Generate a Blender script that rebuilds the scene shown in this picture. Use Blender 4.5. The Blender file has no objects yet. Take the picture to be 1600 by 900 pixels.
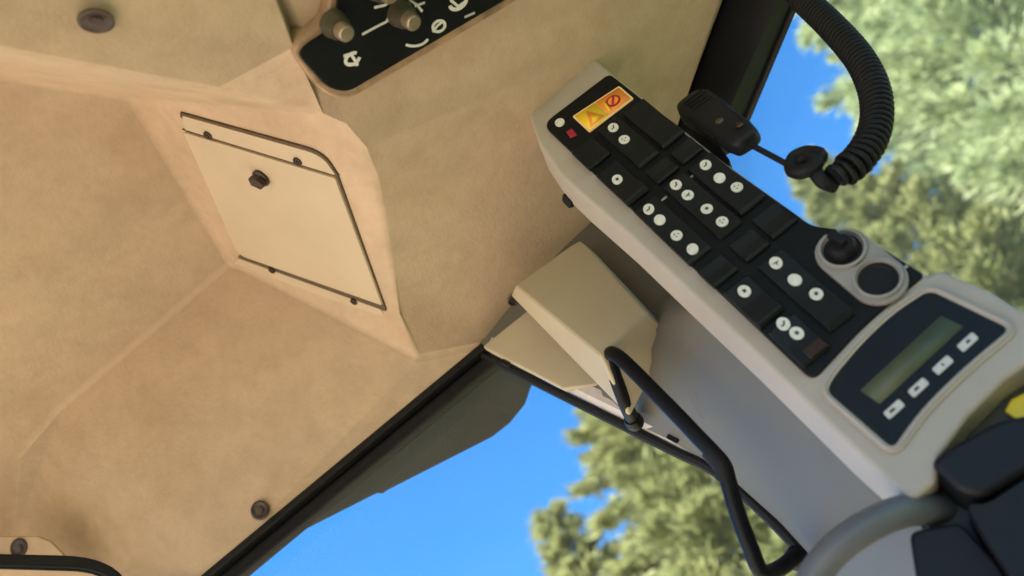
import bpy, bmesh, math, random
from mathutils import Vector, Matrix
random.seed(7)
D = bpy.data
C = bpy.context.scene.collection
SC = bpy.context.scene

# ------------------------------------------------------------------ camera
F = 1386.0
ROLL = math.radians(38.5)
EL = math.radians(40.0)
FWD = Vector((0, math.cos(EL), math.sin(EL)))
RGT = Vector((1, 0, 0))
UPV = Vector((0, -math.sin(EL), math.cos(EL)))
EX = RGT * math.cos(ROLL) - UPV * math.sin(ROLL)      # image right
EY = RGT * math.sin(ROLL) + UPV * math.cos(ROLL)      # image up
cam_d = D.cameras.new('camera')
cam_d.sensor_width = 36
cam_d.lens = 36 * F / 1600
cam_d.clip_start = 0.02
cam_d.clip_end = 600
cam = D.objects.new('camera', cam_d)
C.objects.link(cam)
cam.matrix_world = Matrix(((EX.x, EY.x, -FWD.x, 0), (EX.y, EY.y, -FWD.y, 0), (EX.z, EY.z, -FWD.z, 0), (0, 0, 0, 1)))
cam_d.dof.use_dof = True
cam_d.dof.focus_distance = 0.95
cam_d.dof.aperture_fstop = 3.8
SC.camera = cam

# ------------------------------------------------------------------ sky and sun
SUN_EL = math.radians(45)
SUN_AZ = math.radians(243)        # compass style: 0 = +Y, clockwise; behind the camera, a little to the left
world = D.worlds.new('World')
SC.world = world
world.use_nodes = True
wn = world.node_tree.nodes
sky = wn.new('ShaderNodeTexSky')
sky.sky_type = 'NISHITA'
sky.sun_disc = False
sky.sun_elevation = SUN_EL
sky.sun_rotation = SUN_AZ
sky.altitude = 600
sky.air_density = 1.4
sky.dust_density = 0.0
sky.ozone_density = 10.0
bg = wn['Background']
bg.inputs[1].default_value = 0.076
hs = wn.new('ShaderNodeHueSaturation')
hs.inputs['Saturation'].default_value = 1.17
world.node_tree.links.new(sky.outputs[0], hs.inputs['Color'])
world.node_tree.links.new(hs.outputs[0], bg.inputs[0])
sun_d = D.lights.new('sun', 'SUN')
sun_d.energy = 5.0
sun_d.angle = math.radians(0.5)
sun_d.color = (1.0, 0.94, 0.84)
sun = D.objects.new('sun', sun_d)
C.objects.link(sun)
sdir = Vector((math.sin(SUN_AZ) * math.cos(SUN_EL), math.cos(SUN_AZ) * math.cos(SUN_EL), math.sin(SUN_EL)))
sun.rotation_euler = sdir.to_track_quat('Z', 'Y').to_euler()
SC.view_settings.view_transform = 'Standard'
SC.view_settings.look = 'None'
SC.view_settings.gamma = 1
SC.view_settings.use_curve_mapping = False
SC.view_settings.exposure = 2.1
SC.render.engine = 'CYCLES'

# ------------------------------------------------------------------ helpers
def ray(px, py):
    return (FWD * F + EX * (px - 800) + EY * (450 - py))
def at_y(px, py, y):
    d = ray(px, py); return d * (y / d.y)
def at_z(px, py, z):
    d = ray(px, py); return d * (z / d.z)
def at_plane(px, py, p0, n):
    d = ray(px, py); return d * (p0.dot(n) / d.dot(n))

def link(name, me, parent=None, mat=None, smooth=True):
    o = D.objects.new(name, me)
    C.objects.link(o)
    if mat is not None:
        for m in (mat if isinstance(mat, (list, tuple)) else [mat]):
            me.materials.append(m)
    if parent is not None:
        o.parent = parent
    if smooth:
        for p in me.polygons: p.use_smooth = True
    return o
def obj(name, bm, mat, parent=None, smooth=True, sharp=35):
    bmesh.ops.recalc_face_normals(bm, faces=bm.faces[:])
    for e in bm.edges:
        if len(e.link_faces) == 2 and e.calc_face_angle(0) > math.radians(sharp):
            e.smooth = False
    me = D.meshes.new(name)
    bm.to_mesh(me); bm.free()
    o = link(name, me, parent, mat, smooth)
    if smooth and len(me.polygons) > 20:
        w = o.modifiers.new('weighted_normal', 'WEIGHTED_NORMAL'); w.keep_sharp = True; w.weight = 90
    return o
def tag(o, label, cat, group=None):
    o['label'] = label; o['category'] = cat
    if group: o['group'] = group
    return o
def thing(name, loc, label, cat, group=None):
    o = D.objects.new(name, None)
    o.empty_display_size = 0.05
    C.objects.link(o); o.location = loc
    return tag(o, label, cat, group)
def adopt(o, root):
    """parent o (built in world coordinates) to root without moving it"""
    o.parent = root
    o.matrix_parent_inverse = Matrix.Translation(-Vector(root.location))
    return o

def prism(pts, vec, bevel=0.0, seg=3):
    """closed polygon pts (3D, planar) extruded by vec"""
    bm = bmesh.new()
    a = [bm.verts.new(p) for p in pts]
    b = [bm.verts.new(Vector(p) + Vector(vec)) for p in pts]
    n = len(pts)
    bm.faces.new(a); bm.faces.new(list(reversed(b)))
    for i in range(n):
        bm.faces.new((a[i], b[i], b[(i + 1) % n], a[(i + 1) % n]))
    bmesh.ops.recalc_face_normals(bm, faces=bm.faces[:])
    if bevel > 0:
        es = [e for e in bm.edges if len(e.link_faces) == 2 and e.calc_face_angle(0) > math.radians(28)]
        bmesh.ops.bevel(bm, geom=es, offset=bevel, segments=seg, affect='EDGES', profile=0.5, clamp_overlap=True)
    return bm
def rounded(pts, rads, n=5):
    """round the corners of a 2D polygon"""
    out = []
    m = len(pts)
    for i in range(m):
        p = Vector(pts[i]); a = Vector(pts[i - 1]); b = Vector(pts[(i + 1) % m])
        r = rads[i] if isinstance(rads, (list, tuple)) else rads
        if r <= 0: out.append(p.copy()); continue
        da = (a - p); db = (b - p)
        r1 = min(r, da.length * .48); r2 = min(r, db.length * .48)
        s = p + da.normalized() * r1; e = p + db.normalized() * r2
        for k in range(n + 1):
            t = k / n
            out.append(s * (1 - t) ** 2 + p * 2 * t * (1 - t) + e * t * t)
    return out
def smooth_path(pts, sub=6):
    pts = [Vector(p) for p in pts]
    P = [pts[0] * 2 - pts[1]] + pts + [pts[-1] * 2 - pts[-2]]
    out = []
    for i in range(1, len(P) - 2):
        p0, p1, p2, p3 = P[i - 1:i + 3]
        for k in range(sub):
            t = k / sub
            out.append(0.5 * ((2 * p1) + (p2 - p0) * t + (2 * p0 - 5 * p1 + 4 * p2 - p3) * t * t + (3 * p1 - p0 - 3 * p2 + p3) * t ** 3))
    out.append(pts[-1])
    return out
def tube(path, r, seg=12, bm=None, cap=True):
    bm = bm or bmesh.new()
    path = [Vector(p) for p in path]
    n = len(path)
    rs = r if isinstance(r, (list, tuple)) else [r] * n
    t0 = (path[1] - path[0]).normalized()
    u = t0.orthogonal().normalized()
    rings = []
    for i in range(n):
        t = (path[min(i + 1, n - 1)] - path[max(i - 1, 0)]).normalized()
        u = (u - t * u.dot(t)).normalized()
        v = t.cross(u)
        rings.append([bm.verts.new(path[i] + (u * math.cos(a) + v * math.sin(a)) * rs[i]) for a in [2 * math.pi * k / seg for k in range(seg)]])
    for i in range(n - 1):
        for k in range(seg):
            bm.faces.new((rings[i][k], rings[i][(k + 1) % seg], rings[i + 1][(k + 1) % seg], rings[i + 1][k]))
    if cap:
        bm.faces.new(list(reversed(rings[0]))); bm.faces.new(rings[-1])
    return bm
def lathe(prof, origin, axis, seg=24):
    """profile of (radius, height) turned about axis at origin"""
    bm = bmesh.new()
    axis = Vector(axis).normalized(); u = axis.orthogonal().normalized(); v = axis.cross(u)
    rings = []
    for r, h in prof:
        c = Vector(origin) + axis * h
        if r <= 1e-6: rings.append([bm.verts.new(c)])
        else: rings.append([bm.verts.new(c + (u * math.cos(a) + v * math.sin(a)) * r) for a in [2 * math.pi * k / seg for k in range(seg)]])
    for A, B in zip(rings, rings[1:]):
        for k in range(seg):
            a0, a1 = A[k % len(A)], A[(k + 1) % len(A)]
            b0, b1 = B[k % len(B)], B[(k + 1) % len(B)]
            vs = []
            for q in (a0, a1, b1, b0):
                if q not in vs: vs.append(q)
            if len(vs) > 2: bm.faces.new(vs)
    return bm

# ------------------------------------------------------------------ materials
def nd(nt, t, **kw):
    n = nt.nodes.new(t)
    for k, v in kw.items():
        if k in n.inputs: n.inputs[k].default_value = v
        else: setattr(n, k, v)
    return n
def mat(name, col, rough=0.5, var=0.12, scale=18, bump=0.0, bscale=400, metal=0.0, stain=None, stain_amt=0.3, stain_scale=6, spec=0.5, coord='Object', st=(.48, .72), speck=0):
    m = D.materials.new(name); m.use_nodes = True
    nt = m.node_tree; b = nt.nodes['Principled BSDF']; L = nt.links.new
    b.inputs['Roughness'].default_value = rough
    b.inputs['Metallic'].default_value = metal
    b.inputs['Specular IOR Level'].default_value = spec
    tc = nd(nt, 'ShaderNodeTexCoord')
    n1 = nd(nt, 'ShaderNodeTexNoise', Scale=scale, Detail=6.0, Roughness=0.6)
    L(tc.outputs[coord], n1.inputs['Vector'])
    r = nd(nt, 'ShaderNodeValToRGB')
    lo = [max(0, c * (1 - var)) for c in col]; hi = [min(1, c * (1 + var)) for c in col]
    r.color_ramp.elements[0].position = .3; r.color_ramp.elements[1].position = .7
    r.color_ramp.elements[0].color = (*lo, 1); r.color_ramp.elements[1].color = (*hi, 1)
    L(n1.outputs['Fac'], r.inputs['Fac'])
    src = r.outputs['Color']
    if stain:
        n2 = nd(nt, 'ShaderNodeTexNoise', Scale=stain_scale, Detail=8.0, Roughness=0.65, Distortion=0.4)
        L(tc.outputs[coord], n2.inputs['Vector'])
        r2 = nd(nt, 'ShaderNodeValToRGB')
        r2.color_ramp.elements[0].position, r2.color_ramp.elements[1].position = st
        r2.color_ramp.elements[0].color = (0, 0, 0, 1); r2.color_ramp.elements[1].color = (stain_amt,) * 3 + (1,)
        L(n2.outputs['Fac'], r2.inputs['Fac'])
        mx = nd(nt, 'ShaderNodeMixRGB'); mx.inputs[2].default_value = (*stain, 1)
        L(r2.outputs['Color'], mx.inputs[0]); L(src, mx.inputs[1]); src = mx.outputs[0]
    if speck > 0:
        n4 = nd(nt, 'ShaderNodeTexNoise', Scale=75.0, Detail=5.0, Roughness=0.7)
        L(tc.outputs[coord], n4.inputs['Vector'])
        r4 = nd(nt, 'ShaderNodeValToRGB')
        r4.color_ramp.elements[0].position = .42; r4.color_ramp.elements[1].position = .74
        r4.color_ramp.elements[0].color = (0, 0, 0, 1); r4.color_ramp.elements[1].color = (speck,) * 3 + (1,)
        L(n4.outputs['Fac'], r4.inputs['Fac'])
        m4 = nd(nt, 'ShaderNodeMixRGB'); m4.inputs[2].default_value = (*[c * .42 for c in stain], 1)
        L(r4.outputs['Color'], m4.inputs[0]); L(src, m4.inputs[1]); src = m4.outputs[0]
    L(src, b.inputs['Base Color'])
    if bump > 0:
        n3 = nd(nt, 'ShaderNodeTexNoise', Scale=bscale, Detail=4.0, Roughness=0.7)
        L(tc.outputs[coord], n3.inputs['Vector'])
        bp = nd(nt, 'ShaderNodeBump', Strength=bump, Distance=0.002)
        L(n3.outputs['Fac'], bp.inputs['Height']); L(bp.outputs[0], b.inputs['Normal'])
        # roughness wear
        mr = nd(nt, 'ShaderNodeMapRange'); mr.inputs[3].default_value = max(0, rough - .1); mr.inputs[4].default_value = min(1, rough + .12)
        L(n1.outputs['Fac'], mr.inputs[0]); L(mr.outputs[0], b.inputs['Roughness'])
    return m
M = {}
M['liner'] = mat('tan_headliner', (.50, .372, .268), .9, .09, 14, .32, 240, stain=(.33, .215, .12), stain_amt=.42, stain_scale=7, spec=.15, speck=.10)
M['hatch'] = mat('tan_plastic_panel', (.50, .40, .285), .55, .05, 10, .12, 500, stain=(.50, .36, .20), stain_amt=.25, stain_scale=9)
M['box'] = mat('beige_plastic', (.44, .37, .26), .5, .06, 14, .15, 500, stain=(.36, .28, .18), stain_amt=.3)
M['housing'] = mat('greyish_beige_plastic', (.37, .33, .29), .45, .05, 20, .2, 700, stain=(.33, .27, .21), stain_amt=.3)
M['pillar'] = mat('grey_pillar_plastic', (.115, .107, .090), .5, .06, 12, .15, 600, stain=(.075, .045, .026), stain_amt=.5, stain_scale=17, st=(.60, .74))
M['lip'] = mat('pale_painted_lip', (.55, .50, .49), .45, .07, 30, .1, 500, stain=(.30, .20, .13), stain_amt=.5, stain_scale=30)
M['face'] = mat('black_faceplate', (.0035, .0045, .006), .5, .25, 60, .12, 900, spec=.2)
M['rocker'] = mat('black_rocker', (.0055, .0075, .009), .45, .2, 80, .08, 900, spec=.25)
M['white'] = mat('white_print', (.62, .62, .58), .55, .15, 180)
M['ink'] = mat('black_ink', (.03, .03, .03), .6, .05)
M['grey_print'] = mat('grey_print', (.42, .42, .42), .5, .1, 200)
M['red'] = mat('red_print', (.32, .012, .035), .45, .1, 100)
M['amber'] = mat('brown_lens', (.022, .009, .006), .25, .1, 100)
M['orange'] = mat('orange_sticker', (.85, .27, .03), .45, .08, 90)
M['yellow'] = mat('yellow_sticker', (.83, .56, .02), .45, .08, 90)
M['cream'] = mat('cream_sticker_margin', (.80, .55, .28), .5, .05, 90)
M['socket'] = mat('grey_socket', (.25, .235, .22), .4, .1, 60, .1, 600)
M['lcd'] = mat('lcd_green', (.060, .074, .040), .55, .10, 30)
M['glossblack'] = mat('gloss_black', (.006, .008, .010), .40, .2, 30, spec=.22)
M['btn'] = mat('button_grey', (.50, .50, .48), .5, .1, 150)
M['rubber'] = mat('black_rubber', (.005, .005, .006), .6, .25, 40, .2, 300, spec=.28)
M['blackpaint'] = mat('black_painted_metal', (.003, .0035, .006), .45, .25, 25, .08, 300, spec=.2)
M['navyplastic'] = mat('blue_black_plastic', (.005, .006, .009), .5, .2, 40, .15, 500, spec=.28)
M['greymetal'] = mat('grey_hose', (.10, .108, .115), .42, .1, 40, .1, 300)
M['overhang'] = mat('grey_overhang', (.008, .011, .014), .6, .15, 9, .15, 300, stain=(.030, .024, .020), stain_amt=.5, spec=.2)
M['knob'] = mat('olive_knob', (.055, .047, .027), .35, .15, 60)
M['knobcap'] = mat('knob_brass', (.36, .28, .19), .34, .08, 60, metal=.7)
M['screw'] = mat('brown_screw', (.045, .028, .022), .4, .3, 150, metal=.3)
M['gap'] = mat('brown_gap_shade', (.085, .055, .03), .7, .2, 50)  # dark brown painted for the shade in the panel gaps
M['bezel'] = mat('worn_brown_bezel', (.34, .22, .13), .6, .25, 40, .2, 300, stain=(.12, .07, .04), stain_amt=.7, stain_scale=30)
M['bark'] = mat('bark', (.10, .07, .05), .9, .3, 9, .5, 30)
def ground_mat():
    m = mat('bounce_gravel_and_grass', (.50, .40, .27), .95, .18, .8, .5, 20)
    nt = m.node_tree; L = nt.links.new; b = nt.nodes['Principled BSDF']
    src = b.inputs['Base Color'].links[0].from_socket
    tc = nd(nt, 'ShaderNodeTexCoord'); sx = nd(nt, 'ShaderNodeSeparateXYZ'); L(tc.outputs['Object'], sx.inputs[0])
    n = nd(nt, 'ShaderNodeTexNoise', Scale=.6, Detail=6.0); L(tc.outputs['Object'], n.inputs['Vector'])
    # unseen ground, split to steer bounce light: bright gravel left, darker grass right
    ad = nd(nt, 'ShaderNodeMath', operation='MULTIPLY_ADD'); ad.inputs[1].default_value = 3.0
    L(n.outputs['Fac'], ad.inputs[0]); L(sx.outputs['X'], ad.inputs[2])
    mr = nd(nt, 'ShaderNodeMapRange'); mr.inputs[1].default_value = 0.1; mr.inputs[2].default_value = 1.0
    L(ad.outputs[0], mr.inputs[0])
    g = nd(nt, 'ShaderNodeTexNoise', Scale=4.0, Detail=6.0); L(tc.outputs['Object'], g.inputs['Vector'])
    gr = nd(nt, 'ShaderNodeValToRGB'); gr.color_ramp.elements[0].color = (.09, .12, .045, 1); gr.color_ramp.elements[1].color = (.20, .23, .09, 1)
    L(g.outputs['Fac'], gr.inputs[0])
    mx = nd(nt, 'ShaderNodeMixRGB'); L(mr.outputs[0], mx.inputs[0]); L(src, mx.inputs[1]); L(gr.outputs[0], mx.inputs[2])
    L(mx.outputs[0], b.inputs['Base Color'])
    return m
M['ground'] = ground_mat()

def mirror_mat():
    m = D.materials.new('mirror_glass'); m.use_nodes = True
    b = m.node_tree.nodes['Principled BSDF']
    nt = m.node_tree
    n = nd(nt, 'ShaderNodeTexNoise', Scale=30.0); tc = nd(nt, 'ShaderNodeTexCoord')
    nt.links.new(tc.outputs['Object'], n.inputs['Vector'])
    mr = nd(nt, 'ShaderNodeMapRange'); mr.inputs[3].default_value = .04; mr.inputs[4].default_value = .14
    nt.links.new(n.outputs['Fac'], mr.inputs[0]); nt.links.new(mr.outputs[0], b.inputs['Roughness'])
    b.inputs['Metallic'].default_value = 1; b.inputs['Base Color'].default_value = (.88, .88, .87, 1)
    return m
M['mirror'] = mirror_mat()
def glass_mat(name, dust, scale):
    m = D.materials.new(name); m.use_nodes = True
    nt = m.node_tree; nt.nodes.clear(); L = nt.links.new
    out = nd(nt, 'ShaderNodeOutputMaterial')
    tr = nd(nt, 'ShaderNodeBsdfTransparent'); tr.inputs[0].default_value = (.985, .995, .99, 1)
    gl = nd(nt, 'ShaderNodeBsdfGlossy', Roughness=0.02)
    fr = nd(nt, 'ShaderNodeFresnel', IOR=1.45)
    fm = nd(nt, 'ShaderNodeMath', operation='MULTIPLY'); fm.inputs[1].default_value = .22
    L(fr.outputs[0], fm.inputs[0])
    m1 = nd(nt, 'ShaderNodeMixShader')
    L(fm.outputs[0], m1.inputs[0]); L(tr.outputs[0], m1.inputs[1]); L(gl.outputs[0], m1.inputs[2])
    df = nd(nt, 'ShaderNodeBsdfTranslucent'); df.inputs[0].default_value = (.80, .80, .76, 1)
    tc = nd(nt, 'ShaderNodeTexCoord'); n = nd(nt, 'ShaderNodeTexNoise', Scale=scale, Detail=8.0, Roughness=.65)
    L(tc.outputs['Object'], n.inputs['Vector'])
    mr = nd(nt, 'ShaderNodeMapRange'); mr.inputs[1].default_value = .3; mr.inputs[2].default_value = .75
    mr.inputs[3].default_value = dust * .55; mr.inputs[4].default_value = dust * 1.5
    L(n.outputs['Fac'], mr.inputs[0])
    m2 = nd(nt, 'ShaderNodeMixShader')
    L(mr.outputs[0], m2.inputs[0]); L(m1.outputs[0], m2.inputs[1]); L(df.outputs[0], m2.inputs[2])
    L(m2.outputs[0], out.inputs[0])
    return m
M['glass'] = glass_mat('clean_window_glass', .015, 9)
M['dusty'] = glass_mat('dusty_window_glass', .04, 7)
def leaf_mat(name, c1, c2):
    m = D.materials.new(name); m.use_nodes = True
    nt = m.node_tree; L = nt.links.new
    b = nt.nodes['Principled BSDF']; out = nt.nodes['Material Output']
    b.inputs['Roughness'].default_value = .55
    tc = nd(nt, 'ShaderNodeTexCoord'); n = nd(nt, 'ShaderNodeTexNoise', Scale=2.2, Detail=5.0, Roughness=.7)
    L(tc.outputs['Object'], n.inputs['Vector'])
    r = nd(nt, 'ShaderNodeValToRGB'); r.color_ramp.elements[0].position = .34; r.color_ramp.elements[1].position = .66
    r.color_ramp.elements[0].color = (*c1, 1); r.color_ramp.elements[1].color = (*c2, 1)
    L(n.outputs['Fac'], r.inputs[0]); L(r.outputs[0], b.inputs['Base Color'])
    t = nd(nt, 'ShaderNodeBsdfTranslucent'); L(r.outputs[0], t.inputs[0])
    mx = nd(nt, 'ShaderNodeMixShader'); mx.inputs[0].default_value = .45
    L(b.outputs[0], mx.inputs[1]); L(t.outputs[0], mx.inputs[2]); L(mx.outputs[0], out.inputs[0])
    return m
M['leaf_olive'] = leaf_mat('olive_needles', (.15, .17, .06), (.37, .39, .17))
M['leaf_hazed'] = leaf_mat('hazed_green_needles', (.24, .30, .15), (.50, .57, .31))  # window haze is put into this paler needle colour
M['leaf_dark'] = leaf_mat('dark_needles', (.17, .22, .12), (.36, .43, .22))

# ------------------------------------------------------------------ ground
bm = bmesh.new()
N = 24
for i in range(N + 1):
    for j in range(N + 1):
        x = (i / N - .5) * 240; y = (j / N - .5) * 240
        bm.verts.new((x, y, -2.4 + .05 * math.sin(x * .3) * math.cos(y * .23)))
bm.verts.ensure_lookup_table()
for i in range(N):
    for j in range(N):
        a = i * (N + 1) + j
        bm.faces.new([bm.verts[k] for k in (a, a + N + 1, a + N + 2, a + 1)])
g = obj('ground', bm, M['ground']); g['kind'] = 'structure'

FL = [(-.80, -.95), (.75, -.95), (.75, .25), (.34, .88), (-.80, .88)]
bm = prism([Vector((x, y, -1.32)) for x, y in FL], (0, 0, -.06), .01, 2)
g = obj('shade_floor', bm, M['rubber']); g['kind'] = 'structure'  # unseen, added to block ground bounce from below
# unseen lower cab walls, added to cut ground bounce; left side open for light
for nm, (A, B), zt in (('shade_wall_rear', (FL[0], FL[1]), -.12), ('shade_wall_right', (FL[1], FL[2]), -.95), ('shade_wall_corner', (FL[2], FL[3]), -.80), ('shade_wall_front', (FL[3], FL[4]), -.38)):
    A = Vector(A); B = Vector(B); d_ = (B - A).normalized(); n_ = Vector((d_.y, -d_.x))
    pts = [Vector((p.x, p.y, -1.318)) for p in (A + d_ * .004, B - d_ * .004, B - d_ * .004 + n_ * .04, A + d_ * .004 + n_ * .04)]
    g = obj(nm, prism(pts, (0, 0, zt + 1.318), .006, 2), M['overhang']); g['kind'] = 'structure'

# ------------------------------------------------------------------ headliner
ZR, ZC, YW = .99, .74, .90
def zc(px, py, z=ZC): return at_z(px, py, z)
p1 = at_z(205, 152, ZR); p2 = at_z(360, 410, ZR); p3 = at_z(90, 640, ZR); p4 = at_z(25, 715, ZR); p5 = at_z(10, 850, ZR)
p0 = at_z(0, 118, ZR)
p0x = p1 + (p0 - p1) * 4.2
# underside of the right-hand duct: it climbs gently towards the right window
c0 = at_z(566, 232, .716); c1 = at_z(1128, 0, .772); c2 = at_z(905, 340, .742)
nC = (c1 - c0).cross(c2 - c0).normalized()
if nC.z > 0: nC = -nC
def onC(px, py, up=.0): return at_plane(px, py, c0 + nC * up, nC)
hm = c0
nH = (p2 - p1).cross(hm - p1).normalized()
if nH.z > 0: nH = -nH
mH = p1
def onH(px, py, up=.0): return at_plane(px, py, mH + nH * up, nH)
h1 = at_z(345, 143, .746); h0 = at_z(0, 80, .746)
h0x = h1 + (h0 - h1) * 3.0
hc = [onH(*p) for p in ((498, 178), (538, 198), (566, 230), (584, 280), (597, 345), (611, 420), (628, 492))]
hA = hc[0]; hC = hc[4]
h4 = zc(652, 560, .730)
w1 = at_y(752, 541, YW); w0 = at_y(322, 900, YW)
wl = Vector((-1.15, YW, w0.z - .004))
p6 = Vector((-1.15, .815, ZR))
cb = Vector((.125, .885, .738)); cc = Vector((.262, .888, .752))
rI0 = onC(1052, 205); rI1 = onC(1128, 0)
rd = (rI1 - rI0)
rI2 = rI0 + rd * 4.0
rI3 = Vector((rI2.x, -.7, .80))
# T / C crease runs from h1 to the control panel corner and on behind it
k0 = onC(462, 84); k1 = Vector((.035, .25, .728)); k2 = Vector((.06, -.7, .735))
tB = Vector((-.35, -.7, h1.z)); tA = h0x
nT = (h0 - h1).cross(k0 - h1).normalized()
if nT.z > 0: nT = -nT
bm = bmesh.new()
V = {}
def vtx(k, p): V[k] = bm.verts.new(p)
for k, p in dict(p0x=p0x, p1=p1, p2=p2, p3=p3, p4=p4, p5=p5, p6=p6, h0x=tA, h1=h1, **{'hc%d' % i: q for i, q in enumerate(hc)}, h4=h4,
                 w1=w1, w0=w0, wl=wl, cb=cb, cc=cc, rI0=rI0, rI1=rI1, rI2=rI2, rI3=rI3, k0=k0, k1=k1, k2=k2, tB=tB,
                 rl=Vector((-1.15, p0x.y, ZR)), tl=Vector((-1.15, tA.y - .05, ZC + .02)), tbl=Vector((-1.15, -.7, ZC + .06))).items(): vtx(k, p)
# rolled edge towards the black rail
out = Vector((rd.y, -rd.x, 0)).normalized()
if out.x < 0: out = -out
for k in ('rI0', 'rI1', 'rI2'):
    q = V[k].co + out * .035; q.z += .03; vtx(k + 'u', q)
def fc(*ks): bm.faces.new([V[k] for k in ks])
fc('p0x', 'p1', 'p2', 'p3', 'p4', 'p5', 'p6', 'rl')
HC = ['hc%d' % i for i in range(len(hc))]
fc('p1', *HC, 'p2'); fc('p1', 'h1', 'hc0'); fc('p2', HC[-1], 'h4')
fc('p0x', 'h0x', 'h1', 'p1')
fc('p2', 'h4', 'w1', 'w0', 'wl', 'p6', 'p5', 'p4', 'p3')
fc('h4', *reversed(HC), 'k0', 'k1', 'k2', 'rI3', 'rI2', 'rI1', 'rI0', 'cc', 'cb', 'w1')
fc('h1', 'k0', 'hc0')
fc('h1', 'h0x', 'tB', 'k2', 'k1', 'k0')
fc('rI0', 'rI1', 'rI1u', 'rI0u'); fc('rI1', 'rI2', 'rI2u', 'rI1u')
fc('rl', 'tl', 'h0x', 'p0x'); fc('tl', 'tbl', 'tB', 'h0x')
bmesh.ops.recalc_face_normals(bm, faces=bm.faces[:])
es = [e for e in bm.edges if len(e.link_faces) == 2 and e.calc_face_angle(0) > math.radians(9)]
bmesh.ops.bevel(bm, geom=es, offset=.0125, segments=6, affect='EDGES', profile=.5, clamp_overlap=True)
headliner = obj('headliner', bm, M['liner'], sharp=80)
tag(headliner, 'tan moulded headliner lining the cab roof, with a recessed middle', 'headliner')

def screw(pos, n, r, parent, name='screw', m='screw'):
    """recessed trim screw: dished washer ring and a cross head"""
    bm = lathe([(r, 0), (r, .0016), (r * .82, .0024), (r * .60, .0010), (r * .42, .0010), (r * .40, .0022), (0, .0026)], pos, n, 20)
    for k in range(2):
        n_ = Vector(n).normalized(); u = n_.orthogonal().normalized(); v = n_.cross(u)
        if k: u, v = v, u
        c = Vector(pos) + n_ * .0026
        vs = [bm.verts.new(c + u * (a * r * .3) + v * (b * r * .07) + n_ * (.0003 + .0001 * k)) for a, b in ((-1, -1), (1, -1), (1, 1), (-1, 1))]
        bm.faces.new(vs)
    return adopt(obj(name, bm, M[m]), parent)
screw(at_plane(150, 30, h1, nT) + nT * .001, nT, .0135, headliner, 'trim_screw')
nL = (p3 - p2).cross(w0 - p2).normalized()
if nL.z > 0: nL = -nL
screw(at_plane(410, 797, p2, nL) + nL * .006, nL, .0125, headliner, 'trim_screw')
screw(zc(800, 466, .722) + Vector((0, 0, -.004)), (-.2, -.3, -1), .008, headliner, 'trim_screw')

# access panel on the slope
def flat(pix, up, thick, bev, m, name, parent, rad=None):
    pts = [onH(x, y, up) for x, y in (rounded(pix, rad) if rad is not None else pix)]
    return adopt(obj(name, prism(pts, -nH * thick, bev, 2), M[m]), parent)
panel = flat([(286, 207), (523, 279), (597, 478), (372, 399)], .0052, .005, .0012, 'hatch', 'access_panel', headliner, [4, 4, 4, 14])
gap_shade = flat([(283, 202), (527, 273), (604, 487), (590, 482), (371, 402), (376, 397), (586, 470), (516, 283)], .0022, .006, 0, 'gap', 'gap_shade_strip', panel, [2, 3, 3, 1, 1, 1, 3, 3])  # strips that draw the shaded gap along the panel edges
flange = flat([(284, 181), (502, 243), (524, 274), (289, 203)], .0040, .0045, .001, 'hatch', 'flange', panel, [3, 26, 3, 2])
gap_shade2 = flat([(281, 176), (504, 238), (529, 276), (522, 276), (500, 246), (282, 184)], .0024, .005, 0, 'gap', 'gap_shade_strip', panel, [1, 30, 1, 1, 22, 1])
hinge = flat([(372, 404), (595, 484), (602, 499), (420, 432), (366, 412)], .0028, .004, .0008, 'hatch', 'hinge_strip', panel, 3)
for x, y in ((325, 211), (465, 252)): screw(onH(x, y, .0045), nH, .0052, panel)
for x, y in ((425, 422), (553, 471)): screw(onH(x, y, .0032), nH, .0050, panel)
c = onH(409, 277, .0052)
hu = (onH(420, 280, .0052) - onH(400, 274, .0052)).normalized(); hv = nH.cross(hu)
bm = lathe([(.011, 0), (.011, .003), (.008, .005), (.0, .0055)], c, nH, 18)
latch = adopt(obj('latch', bm, M['screw']), panel)
pts = [c + nH * .005 + hu * a + hv * b for a, b in ((-.009, -.005), (.004, -.008), (.013, 0), (.004, .008), (-.009, .005))]
tb = prism(pts, nH * .007, .001, 2)
latch_tab = adopt(obj('latch_tab', tb, M['screw']), panel)

# ------------------------------------------------------------------ unseen roof slab above, and the overhang outside the window
bm = bmesh.new()
edge_px = [(755, 560), (800, 588), (832, 603), (822, 632), (798, 662), (770, 684), (605, 768), (598, 774), (590, 772), (440, 848), (340, 902)]
ZO = .722
outer = [at_z(x, y, ZO) for x, y in edge_px]
pts = [Vector((.10, .918, ZO))] + [outer[2] + Vector((.10, .03, 0))] + outer[2:] + [Vector((-1.15, .93, ZO)), Vector((-1.15, .918, ZO))]
vis = prism(pts, (0, 0, .035), .004, 2)
roof = thing('cab_roof', (0, .5, 1.0), 'dark grey roof overhang outside above the lower window', 'roof')
adopt(obj('overhang', vis, M['overhang']), roof)
bm = prism([Vector((-1.2, -.75, 1.05)), Vector((.95, -.75, 1.05)), Vector((.95, .2, 1.05)), Vector((.36, .93, 1.05)), Vector((-1.2, .93, 1.05))], (0, 0, .12), .03, 3)
adopt(obj('light_block_roof', bm, M['overhang']), roof)  # unseen slab added over the headliner to keep daylight out
bm = prism([Vector((-1.2, .922, .758)), Vector((.12, .922, .758)), Vector((.12, .935, .758)), Vector((-1.2, .935, .758))], (0, 0, .30))
adopt(obj('roof_front', bm, M['overhang']), roof)

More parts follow.
